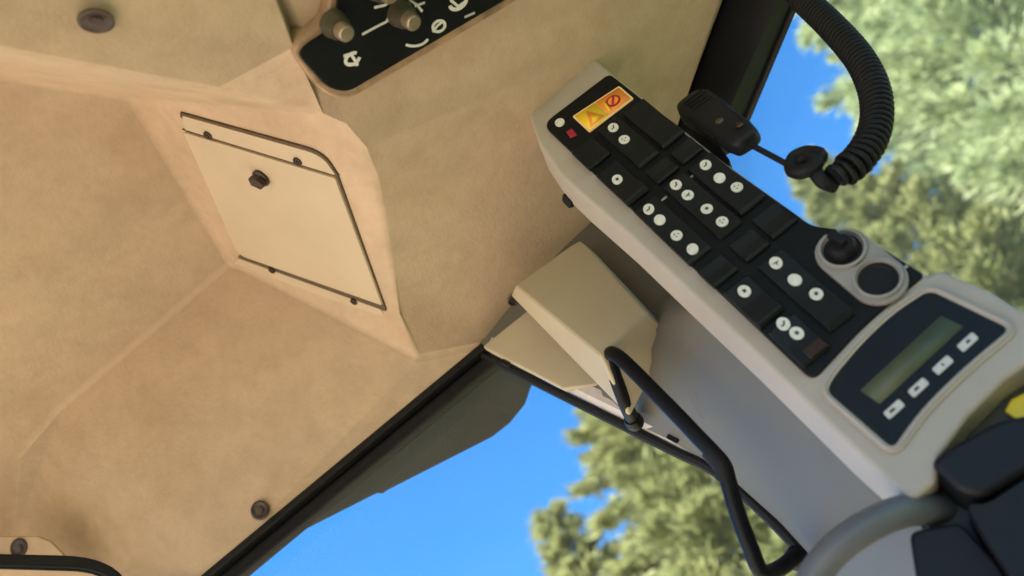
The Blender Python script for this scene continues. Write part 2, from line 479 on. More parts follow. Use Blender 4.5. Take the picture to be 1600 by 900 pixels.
# window header seal (black, two ribs)
bm = bmesh.new()
sealroot = thing('window_seal', (-.5, YW, .69), 'black rubber seal along the straight top edge of the lower window', 'window seal')
a = at_y(757, 541, YW); b = at_y(322, 902, YW); dirx = (b - a).normalized()
b2 = a + dirx * 1.1
for nm, dz, dy, hh, dd in (('seal_lip', .004, -.006, .011, .014), ('seal_channel', -.010, .004, .013, .012), ('seal_lip', -.022, .002, .009, .014)):
    pts = [Vector((0, dy, dz)), Vector((0, dy + dd, dz)), Vector((0, dy + dd, dz - hh)), Vector((0, dy, dz - hh))]
    bm = prism([a + p for p in pts], b2 - a, .0025, 2)
    adopt(obj(nm, bm, M['rubber']), sealroot)
bm = prism([a + Vector((0, dy, dz)) for dy, dz in ((.008, .010), (.020, .010), (.020, -.028), (.008, -.028))], b2 - a)
adopt(obj('seal_back', bm, M['rubber']), sealroot)

# ------------------------------------------------------------------ corner pillar
lip_px = [(748, 541), (830, 583), (950, 642), (1050, 692), (1112, 722), (1180, 778), (1240, 838), (1300, 905)]
lip = [at_y(x, y, YW) for x, y in lip_px]
lip.append(Vector((lip[-1].x + .003, YW, -.1)))
def lipx(z):
    for A, B in zip(lip, lip[1:]):
        if A.z >= z >= B.z: return A.x + (B.x - A.x) * (A.z - z) / (A.z - B.z + 1e-9)
    return lip[0].x if z > lip[0].z else lip[-1].x
secs = [(.765, .13, .882), (.70, .13, .868), (.62, .13, .86), (.56, .13, .85), (.52, .128, .80), (.47, .124, .74), (.43, .1215, .718), (.38, .1215, .715), (.30, .1235, .713), (.22, .1255, .712), (.15, .127, .712), (.0, .127, .712), (-.1, .127, .712)]
bm = bmesh.new()
rings = []
for z, fx, fy in secs:
    bx = lipx(z)
    row = []
    for t in (0, .12, .3, .5, .7, .88, 1):
        x = bx + (fx - bx) * t; y = (YW - .004) + (fy - YW + .004) * t
        bulge = math.sin(t * math.pi) * -.004
        row.append(bm.verts.new((x, y + bulge, z)))
    row.append(bm.verts.new((.225, fy, z)))
    row.append(bm.verts.new((.262, .90, z)))
    rings.append(row)
for A, B in zip(rings, rings[1:]):
    n = len(A)
    for k in range(n):
        bm.faces.new((A[k], A[(k + 1) % n], B[(k + 1) % n], B[k]))
bm.faces.new(rings[0]); bm.faces.new(list(reversed(rings[-1])))
pillar = tag(obj('corner_pillar', bm, M['pillar'], sharp=50), 'stained grey trim cover of the cab corner post below the tan box', 'pillar')
# pale flange against the window
bm = bmesh.new()
fl = smooth_path([lip[0].lerp(lip[1], .22)] + lip[1:], 3)
rows = []
for i, p in enumerate(fl):
    t = (fl[min(i + 1, len(fl) - 1)] - fl[max(i - 1, 0)]).normalized()
    s = Vector((-t.z, 0, t.x)).normalized()
    if s.x < 0: s = -s
    w = .019
    rows.append([bm.verts.new(p + Vector((0, -.004, 0))), bm.verts.new(p + Vector((0, -.012, 0)) + s * .004), bm.verts.new(p + Vector((0, -.014, 0)) + s * (w - .004)), bm.verts.new(p + Vector((0, .004, 0)) + s * (w + .004)), bm.verts.new(p + Vector((0, .006, 0)))])
for A, B in zip(rows, rows[1:]):
    for k in range(5): bm.faces.new((A[k], A[(k + 1) % 5], B[(k + 1) % 5], B[k]))
flg = obj('flange', bm, M['lip'], pillar)
def clip(pos, d, n, size, parent, name='clip'):
    d = Vector(d).normalized(); n = Vector(n).normalized(); s = n.cross(d).normalized()
    l, w, h = size
    pts = [Vector(pos) + d * x + s * y for x, y in [tuple(q) for q in rounded([(-l / 2, -w / 2), (l / 2, -w / 2), (l / 2, w / 2), (-l / 2, w / 2)], w * .3, 3)]]
    return adopt(obj(name, prism(pts, n * h, .0006, 1), M['rubber']), parent)
for x, y in ((791, 568), (1052, 686)):
    q = at_y(x, y, .889); clip(q, lip[2] - lip[1], (0, -1, 0), (.014, .006, .003), pillar)
# black seal following the pillar edge
sl = smooth_path([p + Vector((-.004, .006, -.006)) for p in lip], 4)
s2 = tag(obj('window_seal', tube(sl, .0058, 8), M['rubber']), 'thin black rubber seal bending down along the pale edge of the grey pillar trim', 'window seal')

# ------------------------------------------------------------------ small tan box on the pillar
bxv = dict(a=at_y(804, 446, .815), b=at_y(908, 372, .835), c=at_y(1013, 488, .80), d=at_y(938, 556, .775),
           a2=at_y(797, 462, .845), e=at_y(985, 655, .845), g=at_y(1052, 525, .83), m=at_y(880, 575, .865))
bm = bmesh.new()
vv = {k: bm.verts.new(p) for k, p in bxv.items()}
for f in (('a', 'b', 'c', 'd'), ('a', 'd', 'e', 'a2'), ('d', 'c', 'g', 'e'), ('b', 'g', 'c'), ('a2', 'e', 'g'), ('a2', 'g', 'b'), ('a', 'a2', 'b')):
    bm.faces.new([vv[k] for k in f])
bmesh.ops.recalc_face_normals(bm, faces=bm.faces[:])
bmesh.ops.bevel(bm, geom=[e for e in bm.edges if e.calc_face_angle(0) > .25], offset=.004, segments=3, affect='EDGES', profile=.5, clamp_overlap=True)
tag(obj('trim_box', bm, M['box'], sharp=60), 'tan wedge shaped plastic box under the headliner beside the switch console', 'trim box')
# tan corner gusset behind it
gs = [at_y(x, y, .882) for x, y in ((753, 541), (832, 478), (905, 520), (935, 600), (880, 607))]
bm = prism(gs, (0, .012, 0), .003, 2)
adopt(obj('corner_gusset', bm, M['box']), pillar).matrix_parent_inverse = Matrix.Identity(4)

# ------------------------------------------------------------------ switch console
YC = .67
con = thing('switch_console', (.185, .69, .2), 'long beige and black switch console with display fixed to the corner pillar', 'switch console')
def cz(px, py, y=YC): return at_y(px, py, y)
def cp(x, z, y=YC): return Vector((x, y, z))
hous = [(.138, .775), (.136, .748), (.120, .700), (.1125, .645), (.1135, .605), (.1185, .52), (.1205, .44), (.1235, .34), (.1245, .23), (.1275, .178), (.150, .178),
        (.165, .1905), (.20, .1995), (.24, .2035), (.283, .2005), (.2905, .215), (.2865, .262), (.276, .3015), (.2665, .303), (.2640, .335), (.2605, .372), (.2400, .405), (.2395, .42), (.2345, .52), (.2330, .71), (.2340, .775)]
bm = prism([cp(x, z) for x, z in hous], (0, .048, 0), .006, 3)
for v in bm.verts:                       # flare the back of the left side outwards
    if v.co.y > YC + .03: v.co.x -= .005 if v.co.x < .15 else 0
housing = adopt(obj('housing', bm, M['housing'], sharp=50), con)
# upper ramp of the housing above the black plate
plate = rounded([(.1375, .715), (.2290, .712), (.2306, .528), (.2365, .419), (.2368, .404), (.2575, .371), (.2635, .3035), (.2020, .3025), (.1400, .2925)], [.014, .008, .02, .02, .01, .012, .004, .02, .010], 5)
fp = adopt(obj('faceplate', prism([cp(p[0], p[1], YC - .0045) for p in plate], (0, .010, 0), .0018, 2), M['face']), con)
YF = YC - .0045

def rocker_mesh(w, h, lit):
    """double sloped rocker, outward is -Y"""
    prof = [(-h / 2, .001), (-h / 2, -.0030), (-h * .44, -.0072 if lit else -.0050), (-.002, -.0034), (.002, -.0034), (h * .44, -.0048), (h / 2, -.0028), (h / 2, .001)]
    bm = bmesh.new()
    A = [bm.verts.new((-w / 2, y, z)) for z, y in prof]; B = [bm.verts.new((w / 2, y, z)) for z, y in prof]
    n = len(prof)
    for i in range(n): bm.faces.new((A[i], A[(i + 1) % n], B[(i + 1) % n], B[i]))
    bm.faces.new(A); bm.faces.new(list(reversed(B)))
    bmesh.ops.recalc_face_normals(bm, faces=bm.faces[:])
    bmesh.ops.bevel(bm, geom=[e for e in bm.edges if e.calc_face_angle(0) > .9], offset=.0018, segments=2, affect='EDGES', profile=.5, clamp_overlap=True)
    return bm
def dot_mesh(kind, r=.0057):
    """printed white oval with a small dark pictogram"""
    bm = bmesh.new()
    ring = [bm.verts.new((r * .92 * math.cos(a), -.0009, r * 1.08 * math.sin(a))) for a in [2 * math.pi * k / 20 for k in range(20)]]
    back = [bm.verts.new((v.co.x, .0006, v.co.z)) for v in ring]
    bm.faces.new(ring)
    for k in range(20): bm.faces.new((ring[k], back[k], back[(k + 1) % 20], ring[(k + 1) % 20]))
    def mark(pts, y):
        f = bm.faces.new([bm.verts.new((x * r, y, z * r)) for x, z in pts]); f.material_index = 1
    if kind == 1: mark([(-.25, -.3), (.25, -.3), (.3, .25), (-.2, .35)], -.0012)
    elif kind == 2:
        mark([(-.45, -.1), (.45, -.1), (.45, .1), (-.45, .1)], -.0012); mark([(-.1, -.5), (.1, -.5), (.1, -.1), (-.1, -.1)], -.0013)
    elif kind == 3:
        for a in range(3):
            t = a * 2.1; mark([(.15 * math.cos(t), .15 * math.sin(t)), (.5 * math.cos(t + .3), .5 * math.sin(t + .3)), (.5 * math.cos(t - .5), .5 * math.sin(t - .5))], -.0012)
    elif kind == 4: mark([(-.5, -.35), (.1, -.3), (.45, .3), (.2, .4), (-.05, -.05), (-.45, -.1)], -.0012)
    me = D.meshes.new('symbol'); 
    bmesh.ops.recalc_face_normals(bm, faces=[f for f in bm.faces if f.material_index == 0])
    bm.to_mesh(me); bm.free()
    me.materials.append(M['white']); me.materials.append(M['ink'])
    return me
dots = [dot_mesh(k) for k in range(5)]
def symbol(x, z, parent, kind=None, y=YF - .0052, s=1.0):
    o = D.objects.new('symbol', dots[kind if kind is not None else random.randrange(5)])
    C.objects.link(o)
    o.parent = parent
    o.matrix_parent_inverse = parent.matrix_world.inverted() if False else Matrix.Identity(4)
    o.matrix_world = Matrix.Translation((x, y, z)) @ Matrix.Rotation(random.uniform(-.25, .25), 4, 'Y') @ Matrix.Scale(s, 4)
    return o
cols = (.1500, .1860, .2165)
def rocker(x, zt, zb, lit=False, syms=(), w=None):
    w = w or random.uniform(.0255, .0285)
    zt -= .001; zb += .002
    bm = rocker_mesh(w, zt - zb, lit)
    o = obj('rocker_switch', bm, M['rocker'])
    o.location = (x, YF, (zt + zb) / 2)
    o.rotation_euler = (random.uniform(-.03, .03), 0, 0)
    adopt(o, con)
    for s in syms:
        sx, sz, k = s
        oo = D.objects.new('symbol', dots[k]); C.objects.link(oo)
        oo.parent = o
        h = zt - zb; zr = sz - (zt + zb) / 2
        prof = [(-h / 2, -.0030), (-h * .44, -.0072 if lit else -.0050), (-.002, -.0034), (.002, -.0034), (h * .44, -.0048), (h / 2, -.0028)]
        for (za, ya), (zb_, yb) in zip(prof, prof[1:]):
            if za <= zr <= zb_:
                yy = ya + (yb - ya) * (zr - za) / (zb_ - za); sl = (yb - ya) / (zb_ - za); break
        oo.location = (sx - x, yy - .0002, zr)
        oo.rotation_euler = (-math.atan(sl), random.uniform(-.3, .3), 0)
    return o
rocker(cols[0], .605, .543, True, [(.1486, .580, 1)])
rocker(cols[1] - .001, .653, .572, False, [(.1850, .6385, 4), (.1835, .6165, 3)])
rocker(cols[2], .650, .572)
rocker(cols[1], .567, .541); rocker(cols[2], .567, .541)
rocker(cols[0], .652, .612)
rocker(cols[0], .538, .445, False, [(.1483, .5249, 4), (.1483, .5072, 0), (.1486, .4812, 3), (.1493, .4577, 0)])
rocker(cols[1], .538, .446, True, [(.1832, .5271, 4), (.1836, .5094, 2), (.1858, .4833, 1), (.1858, .4602, 3)])
rocker(cols[2], .538, .452, False, [(.2170, .5245, 4), (.2160, .5023, 0), (.2195, .4809, 3)])
rocker(cols[0] + .001, .439, .410); rocker(cols[1] + .001, .440, .410); rocker(cols[2] + .002, .446, .412)
rocker(cols[0] + .003, .405, .352, True, [(.1535, .3905, 1)])
rocker(cols[1] + .004, .405, .3105, True, [(.1897, .3924, 2), (.1897, .3690, 0), (.1925, .3462, 1)])
d_left = rocker(cols[0] + .005, .3485, .301, False, [(.1555, .3433, 4), (.1577, .3300, 1)])
# brown lens at its lower end
bm = prism([cp(x, z, YF - .0058) for x, z in rounded([(.150, .3045), (.168, .3045), (.168, .315), (.150, .315)], .002, 3)], (0, .003, 0), .0005, 1)
adopt(obj('indicator_lens', bm, M['amber']), con)
# faint printed bars between columns
for x, z, w in ((.166, .5275, .009), (.2005, .5275, .009), (.2285, .440, .009), (.2560, .318, .009)):
    bm = prism([cp(x - w / 2, z - .0012, YF - .0004), cp(x + w / 2, z - .0012, YF - .0004), cp(x + w / 2, z + .0012, YF - .0004), cp(x - w / 2, z + .0012, YF - .0004)], (0, .0006, 0))
    adopt(obj('printed_bar', bm, M['grey_print']), con)
# top row: white mark, red mark, warning label
def csym(x, z, k):
    o = D.objects.new('symbol', dots[k]); C.objects.link(o); o.location = (x, YF - .0004, z); adopt(o, con); return o
csym(.1517, .6985, 0)
bm = prism([cp(x, z, YF - .0008) for x, z in ((.1475, .6700), (.1545, .6675), (.1560, .6800), (.1490, .6815))], (0, .001, 0), .0003, 1)
adopt(obj('red_mark', bm, M['red']), con)
lab = adopt(obj('warning_label', prism([cp(x, z, YF - .0012) for x, z in rounded([(.1655, .6585), (.2240, .6570), (.2245, .6855), (.1658, .6935)], .002, 3)], (0, .0015, 0), .0002, 1), M['cream']), con)
def lab_piece(pts, m, lift, name='pictogram'):
    bm = prism([cp(x, z, YF - .0012 - lift) for x, z in pts], (0, .0003, 0))
    return adopt(obj(name, bm, M[m]), lab)
def fix(o): o.matrix_parent_inverse = Matrix.Identity(4); return o
fix(lab_piece([(.1675, .6605), (.1930, .6605), (.1930, .6880), (.1678, .6910)], 'yellow', .0003))
fix(lab_piece([(.1936, .6604), (.2220, .6592), (.2224, .6835), (.1936, .6878)], 'orange', .0003))
fix(lab_piece([(.1705, .6630), (.1900, .6630), (.1803, .6860)], 'orange', .0007))
fix(lab_piece([(.1755, .6655), (.1850, .6655), (.1803, .6775)], 'yellow', .0011))
# figure pictogram in the orange half: ring and slash
ring = [(.2075 + .0082 * math.cos(t), .6725 + .0082 * math.sin(t)) for t in [k * math.pi / 8 for k in range(16)]]
fix(lab_piece(ring, 'red', .0007))
fix(lab_piece([(.2075 + .0058 * math.cos(t), .6725 + .0058 * math.sin(t)) for t in [k * math.pi / 8 for k in range(16)]], 'orange', .0011))
fix(lab_piece([(.2020, .6675), (.2042, .6662), (.2130, .6775), (.2110, .6788)], 'red', .0015))
fix(lab_piece([(.1960, .6640), (.1985, .6630), (.2010, .6800), (.1985, .6820)], 'yellow', .0015))

# socket plate with two power sockets
A = cz(1313, 399, YF); B = cz(1366, 446, YF)
A = Vector((.2355, YF, A.z)); B = Vector((.2350, YF, B.z))
rr = .0225
out_ = []
for k in range(13): out_.append(A + Vector((rr * math.cos(math.pi * k / 12), 0, rr * math.sin(math.pi * k / 12))))
for k in range(13): out_.append(B + Vector((-rr * math.cos(math.pi * k / 12), 0, -rr * math.sin(math.pi * k / 12))))
bm = prism([p + Vector((0, -.004, 0)) for p in out_], (0, .005, 0), .0012, 2)
sp = adopt(obj('socket_plate', bm, M['socket']), con)
for i, c in enumerate((A, B)):
    c = c + Vector((0, -.004, 0))
    bm = lathe([(.0195, -.0005), (.0190, .0040), (.0172, .0044), (.0160, .0010), (.0150, .0006)], c, (0, -1, 0), 28)
    o = fix(adopt(obj('socket_rim', bm, M['socket']), sp))
    bm = lathe([(.0165, .0009), (.0125, .0009), (.0118, .0003), (0, .0003)] if i else [(.0165, .0009), (.0125, .0009), (.0115, .008), (.009, .011), (0, .011)], c, (0, -1, 0), 28)
    o = fix(adopt(obj('bore_shade_disc' if i else 'plug', bm, M['rubber']), sp))  # flat black disc stands in for the shade inside the open socket
# plug tab sticking up
bm = prism([A + Vector((x, -.0145, z)) for x, z in ((-.003, -.004), (.003, -.004), (.0045, .012), (-.0045, .012))], (0, -.007, 0), .001, 2)
fix(adopt(obj('plug_tab', bm, M['rubber']), sp))

# display
scr = [(.1420, .2790), (.155, .2845), (.19, .2915), (.225, .2945), (.2560, .2910), (.2700, .2290), (.225, .2280), (.18, .2235), (.1450, .2140)]
scr = rounded(scr, [.006, .01, .02, .02, .007, .006, .02, .02, .006], 4)
disp = adopt(obj('display', prism([cp(p[0], p[1], YC - .0030) for p in scr], (0, .006, 0), .0012, 2), M['glossblack']), con)
# raised frame around the display
def frame_mesh(outl, inl, y, h):
    bm = bmesh.new(); n = len(outl)
    o0 = [bm.verts.new((p[0], y + h, p[1])) for p in outl]; o1 = [bm.verts.new((p[0], y, p[1])) for p in outl]
    i1 = [bm.verts.new((p[0], y, p[1])) for p in inl]; i0 = [bm.verts.new((p[0], y + h, p[1])) for p in inl]
    for k in range(n):
        j = (k + 1) % n
        bm.faces.new((o0[k], o0[j], o1[j], o1[k])); bm.faces.new((o1[k], o1[j], i1[j], i1[k])); bm.faces.new((i1[k], i1[j], i0[j], i0[k]))
    bmesh.ops.recalc_face_normals(bm, faces=bm.faces[:])
    bmesh.ops.bevel(bm, geom=[e for e in bm.edges if len(e.link_faces) == 2 and e.calc_face_angle(0) > .9], offset=.0022, segments=3, affect='EDGES', clamp_overlap=True)
    return bm
cen = Vector((.206, .253))
def grow(pts, d):
    n = len(pts); res = []
    for k in range(n):
        t = (pts[(k + 1) % n] - pts[k - 1]); nn = Vector((t.y, -t.x)).normalized()
        if nn.dot(pts[k] - cen) < 0: nn = -nn
        res.append(pts[k] + nn * d)
    return res
adopt(obj('display_frame', frame_mesh(grow(scr, .0060), grow(scr, .0003), YC - .0048, .008), M['housing']), con)
lc = [(.1600, .2625), (.2455, .2690), (.2495, .2515), (.1625, .2450)]
bm = prism([cp(x, z, YC - .0036) for x, z in lc], (0, .001, 0))
fix(adopt(obj('lcd_screen', bm, M['lcd']), disp))
for x, y in ((1397, 639), (1435, 605), (1473, 570), (1512, 534)):
    q = cz(x, y, YC - .0036)
    pts = [q + Vector((a, 0, b)) for a, b in [tuple(v) for v in rounded([(-.0082, -.0040), (.0078, -.0030), (.0082, .0040), (-.0078, .0030)], .0015, 3)]]
    ob = fix(adopt(obj('button', prism(pts, (0, .002, 0), .0004, 1), M['btn']), disp))
    mw = random.uniform(.0014, .0046); mo = random.uniform(-.002, .001)
    pts = [q + Vector((mo + a * mw, -.0002, b)) for a, b in ((-.6, -.0012), (.6, -.0009), (random.uniform(.1, .7), .0013), (-.5, .0010))]
    fix(adopt(obj('button_mark', prism(pts, (0, .0001, 0)), M['ink']), disp))
# black clips on the edge of the housing
for x, y in ((886, 317), (1091, 495), (1338, 716)):
    q = cz(x, y, YC + .044)
    clip(q + Vector((.005, 0, 0)), (0, 0, 1), (-1, -.6, 0), (.017, .010, .006), con)

# ------------------------------------------------------------------ grab handle
gp = [at_y(988, 655, .868), at_y(976, 628, .835), at_y(957, 575, .80), at_y(953, 553, .785), at_y(972, 562, .772), at_y(1030, 620, .765), at_y(1085, 677, .765), at_y(1128, 727, .77), at_y(1150, 795, .785), at_y(1172, 855, .80), at_y(1190, 893, .815), at_y(1215, 890, .838), at_y(1244, 868, .862)]
gh = thing('grab_handle', at_y(1190, 893, .815), 'black bent bar grab handle in front of the grey pillar trim', 'grab handle')
adopt(obj('handle_bar', tube(smooth_path(gp, 7), .0076, 14), M['blackpaint']), gh)
adopt(obj('handle_sleeve', tube(smooth_path([gp[6].lerp(gp[7], .55), gp[7], gp[7].lerp(gp[8], .30)], 6), .0088, 14), M['rubber']), gh)
for q, nn in ((gp[0], (0, 1, 0)), (gp[-1], (-.4, 1, 0))):
    adopt(obj('mounting_foot', lathe([(0, -.004), (.0085, -.004), (.0105, .003), (.0105, .010), (0, .010)], q, nn, 20), M['blackpaint']), gh)
# ------------------------------------------------------------------ grey hose
hp = [at_y(1215, 1030, .70), at_y(1252, 945, .685), at_y(1282, 885, .675), at_y(1328, 840, .668), at_y(1392, 805, .672), at_y(1440, 795, .69), at_y(1480, 795, .715)]
tag(obj('grey_hose', tube(smooth_path(hp, 8), .0115, 18), M['greymetal']), 'thick smooth grey hose curving below the end of the switch console', 'hose')

# ------------------------------------------------------------------ black device below the console
dv = thing('black_device', (.24, .66, .0), 'black rounded plastic device with a yellow sticker below the display', 'device')
def blob(pix, y, depth, bev, m, name, rad=14):
    pts = [at_y(p[0], p[1], y) for p in rounded(pix, rad, 5)]
    return adopt(obj(name, prism(pts, (0, depth, 0), bev, 4), M[m]), dv)
blob([(1425, 742), (1505, 628), (1640, 530), (1800, 620), (1700, 800), (1560, 960), (1430, 800)], .705, .05, .006, 'ink', 'back_plate')
blob([(1452, 722), (1478, 700), (1560, 655), (1640, 640), (1690, 700), (1600, 735), (1535, 775), (1500, 768)], .665, .055, .012, 'navyplastic', 'cover', 18)
blob([(1508, 785), (1540, 788), (1605, 745), (1720, 760), (1700, 900), (1600, 930), (1545, 850)], .672, .05, .010, 'navyplastic', 'lower_case', 18)
blob([(1420, 830), (1500, 815), (1560, 880), (1600, 960), (1440, 960)], .685, .04, .008, 'navyplastic', 'cable_cover', 16)
bm = prism([at_y(x, y, .702) for x, y in ((1570, 642), (1580, 624), (1604, 612), (1625, 620), (1630, 655), (1596, 660))], (0, .003, 0), .0006, 1)
adopt(obj('sticker', bm, M['yellow']), dv)
# ------------------------------------------------------------------ roof rail (right)
ri0 = onC(1060, 200, .002); ri1 = onC(1140, 0, .002); ro0 = at_z(1165, 180, .725); ro1 = at_z(1240, 0, .725)
def ext(a, b, t): return a + (b - a) * t
s0, s1 = -.35, 4.2
I0, I1, O0, O1 = ext(ri0, ri1, s0), ext(ri0, ri1, s1), ext(ro0, ro1, s0), ext(ro0, ro1, s1)
bm = bmesh.new()
def sec(I, O):
    mid = I.lerp(O, .45); mid.z = .722
    return [I, I.lerp(mid, .5) + Vector((0, 0, -.012)), mid, O + Vector((0, 0, -.002)), O + (O - I) * .04 + Vector((0, 0, .02)), O + (O - I) * .1 + Vector((0, 0, .19)), I + Vector((0, 0, .17))]
A = [bm.verts.new(p) for p in sec(I0, O0)]; B = [bm.verts.new(p) for p in sec(I1, O1)]
for k in range(7): bm.faces.new((A[k], A[(k + 1) % 7], B[(k + 1) % 7], B[k]))
bm.faces.new(A); bm.faces.new(list(reversed(B)))
bmesh.ops.bevel(bm, geom=[e for e in bm.edges if e.calc_face_angle(0) > .3], offset=.006, segments=3, affect='EDGES', clamp_overlap=True)
rail = tag(obj('roof_rail', bm, M['blackpaint'], sharp=60), 'wide black roof rail between the headliner and the upper window', 'roof rail')
rl = [O0 + Vector((.002, 0, -.003)), O1 + Vector((.002, 0, -.003))]
adopt(obj('seal', tube(rl, .0045, 8), M['rubber']), rail).matrix_parent_inverse = Matrix.Identity(4)

# ------------------------------------------------------------------ window panes
bm = prism([Vector((x, .921, z)) for x, z in ((-1.12, .712), (-.10, .712), (.09, .40), (.10, -.35), (-1.12, -.35))], (0, .005, 0))
tag(obj('window_pane', bm, M['glass'], smooth=False), 'clear glass pane of the lower window showing blue sky and a conifer', 'window pane')
pd = (O1 - O0).normalized(); pn = Vector((pd.y, -pd.x, 0)).normalized()
if pn.x < 0: pn = -pn
pa = O0 + pn * .022; pb = O1 + pn * .022
pa = pa - pd * .05
bm = prism([Vector((pa.x, pa.y, .752)), Vector((pb.x, pb.y, .752)), Vector((pb.x, pb.y, -.35)), Vector((pa.x, pa.y, -.35))], pn * .005)
tag(obj('window_pane', bm, M['dusty'], smooth=False), 'dusty glass pane of the upper window behind the coiled cord', 'window pane')

# ------------------------------------------------------------------ microphone and coiled cord
mic = thing('hand_microphone', at_y(1125, 200, .675), 'small black hand microphone hooked beside the top of the switch console', 'microphone')
ma = at_y(1078, 160, .695); mb = at_y(1172, 226, .660)
ax = (mb - ma).normalized()
side = ax.cross(Vector((0, -1, 0))).normalized(); fn = side.cross(ax).normalized()
if fn.y > 0: fn = -fn
Lm = (mb - ma).length
bm = bmesh.new()
rings = []
for t, w, d in ((0, .009, .007), (.03, .0165, .011), (.14, .0205, .0145), (.35, .0200, .0150), (.6, .0165, .0135), (.82, .0170, .0125), (.95, .0145, .0105), (1.0, .007, .006)):
    c = ma + ax * (Lm * t)
    rings.append([bm.verts.new(c + side * (w * math.copysign(abs(math.cos(a)) ** .6, math.cos(a))) + fn * (d * math.copysign(abs(math.sin(a)) ** .6, math.sin(a)))) for a in [2 * math.pi * k / 20 for k in range(20)]])
for A, B in zip(rings, rings[1:]):
    for k in range(20): bm.faces.new((A[k], A[(k + 1) % 20], B[(k + 1) % 20], B[k]))
bm.faces.new(rings[0]); bm.faces.new(list(reversed(rings[-1])))
adopt(obj('microphone_body', bm, M['navyplastic'], sharp=70), mic)
for k in range(4):
    c = ma + ax * (Lm * (.14 + .06 * k)) + fn * .0148
    bm = prism([c + side * a + ax * b for a, b in ((-.012, -.001), (.012, -.001), (.012, .001), (-.012, .001))], fn * .0012, .0003, 1)
    adopt(obj('grille_bar', bm, M['rubber']), mic)
adopt(obj('talk_button', prism([ma + ax * (Lm * .55) + side * (.0150 + 0) + ax * a + fn * b for a, b in ((-.02, -.006), (.02, -.006), (.02, .006), (-.02, .006))], side * .004, .001, 2), M['rubber']), mic)
for t, s_, m_ in ((.66, .004, 'knob'), (.86, -.004, 'amber')):
    adopt(obj('stud', lathe([(.0042, 0), (.0042, .002), (.0030, .0030), (0, .0030)], ma + ax * (Lm * t) + side * s_ + fn * .0120, fn, 14), M[m_]), mic)
# holder bracket under it, joined to the console
hb = [at_y(1080, 205, .700), at_y(1108, 205, .692), at_y(1140, 250, .690), at_y(1138, 275, .694), at_y(1100, 250, .702)]
hb2 = hb
bm = bmesh.new()
a_ = [bm.verts.new(p) for p in hb]; b_ = [bm.verts.new(p + Vector((0, .022, 0))) for p in hb]
bm.faces.new(a_); bm.faces.new(list(reversed(b_)))
for i in range(5): bm.faces.new((a_[i], b_[i], b_[(i + 1) % 5], a_[(i + 1) % 5]))
adopt(obj('holder', bm, M['navyplastic'], smooth=False), mic)

cord = thing('coiled_cord', at_y(1300, 285, .66), 'black coiled cord hanging in a loop from the roof rail to the microphone', 'cord')
cpth = [at_y(1215, -45, .755), at_y(1250, -6, .735), at_y(1300, 42, .71), at_y(1345, 95, .69), at_y(1368, 150, .675), at_y(1366, 205, .665), at_y(1340, 250, .655), at_y(1302, 278, .650)]
cs = smooth_path(cpth, 24)
# arc length resample
Ls = [0]
for A, B in zip(cs, cs[1:]): Ls.append(Ls[-1] + (B - A).length)
def pos(s):
    s = max(0, min(Ls[-1], s))
    for i in range(len(Ls) - 1):
        if Ls[i + 1] >= s:
            t = (s - Ls[i]) / (Ls[i + 1] - Ls[i] + 1e-9); return cs[i].lerp(cs[i + 1], t), (cs[i + 1] - cs[i]).normalized()
    return cs[-1], (cs[-1] - cs[-2]).normalized()
turns = 62; per = 12
hel = []
u = Vector((0, 1, 0))
for i in range(turns * per + 1):
    s = Ls[-1] * i / (turns * per)
    c, t = pos(s)
    u = (u - t * u.dot(t)).normalized(); v = t.cross(u)
    a = 2 * math.pi * i / per
    rr_ = .0125 if 20 < i < turns * per - 20 else .009
    hel.append(c + (u * math.cos(a) + v * math.sin(a)) * rr_)
adopt(obj('coil', tube(hel, .0029, 7), M['rubber'], sharp=80), cord)
adopt(obj('cord_core', tube(cs, .0088, 10), M['rubber']), cord)
kn = [hel[-1], at_y(1285, 283, .650), at_y(1272, 262, .648), at_y(1282, 243, .646), at_y(1262, 238, .650), at_y(1240, 248, .652), at_y(1238, 266, .648), at_y(1256, 268, .643), at_y(1276, 256, .643), at_y(1262, 246, .648), at_y(1243, 262, .655)]
adopt(obj('knotted_end', tube(smooth_path(kn, 7), .0065, 10), M['rubber']), cord)
adopt(obj('straight_lead', tube(smooth_path([at_y(1243, 264, .653), at_y(1212, 247, .655), at_y(1182, 231, .658), mb], 5), .0030, 8), M['rubber']), cord)

# ------------------------------------------------------------------ climate control panel on the ceiling
cl = thing('climate_control_panel', onC(640, 20), 'black control panel with round knobs and white symbols set in the headliner', 'control panel')
kp = [(468, 86), (508, 133), (524, 140), (542, 141), (812, -12), (806, -130), (560, -150), (530, -40), (527, 22), (518, 46), (482, 68)]
UP = .010
def kpts(pix, up): return [onC(x, y, up) for x, y in pix]
bz = rounded([(456, 84), (508, 149), (545, 157), (832, -12), (826, -150), (545, -170), (517, -45), (514, 16), (506, 36), (470, 62)], [16, 18, 20, 20, 20, 20, 20, 14, 14, 14], 4)
adopt(obj('bezel', prism(kpts(bz, .007), -nC * .05, .003, 3), M['bezel']), cl)
kb = rounded([(466, 86), (512, 138), (543, 146), (812, -12), (806, -130), (560, -150), (530, -40), (527, 22), (518, 46), (480, 70)], [12, 14, 16, 14, 10, 10, 10, 14, 14, 10], 4)
adopt(obj('plate', prism(kpts(kb, UP), -nC * .03, .002, 2), M['face']), cl)
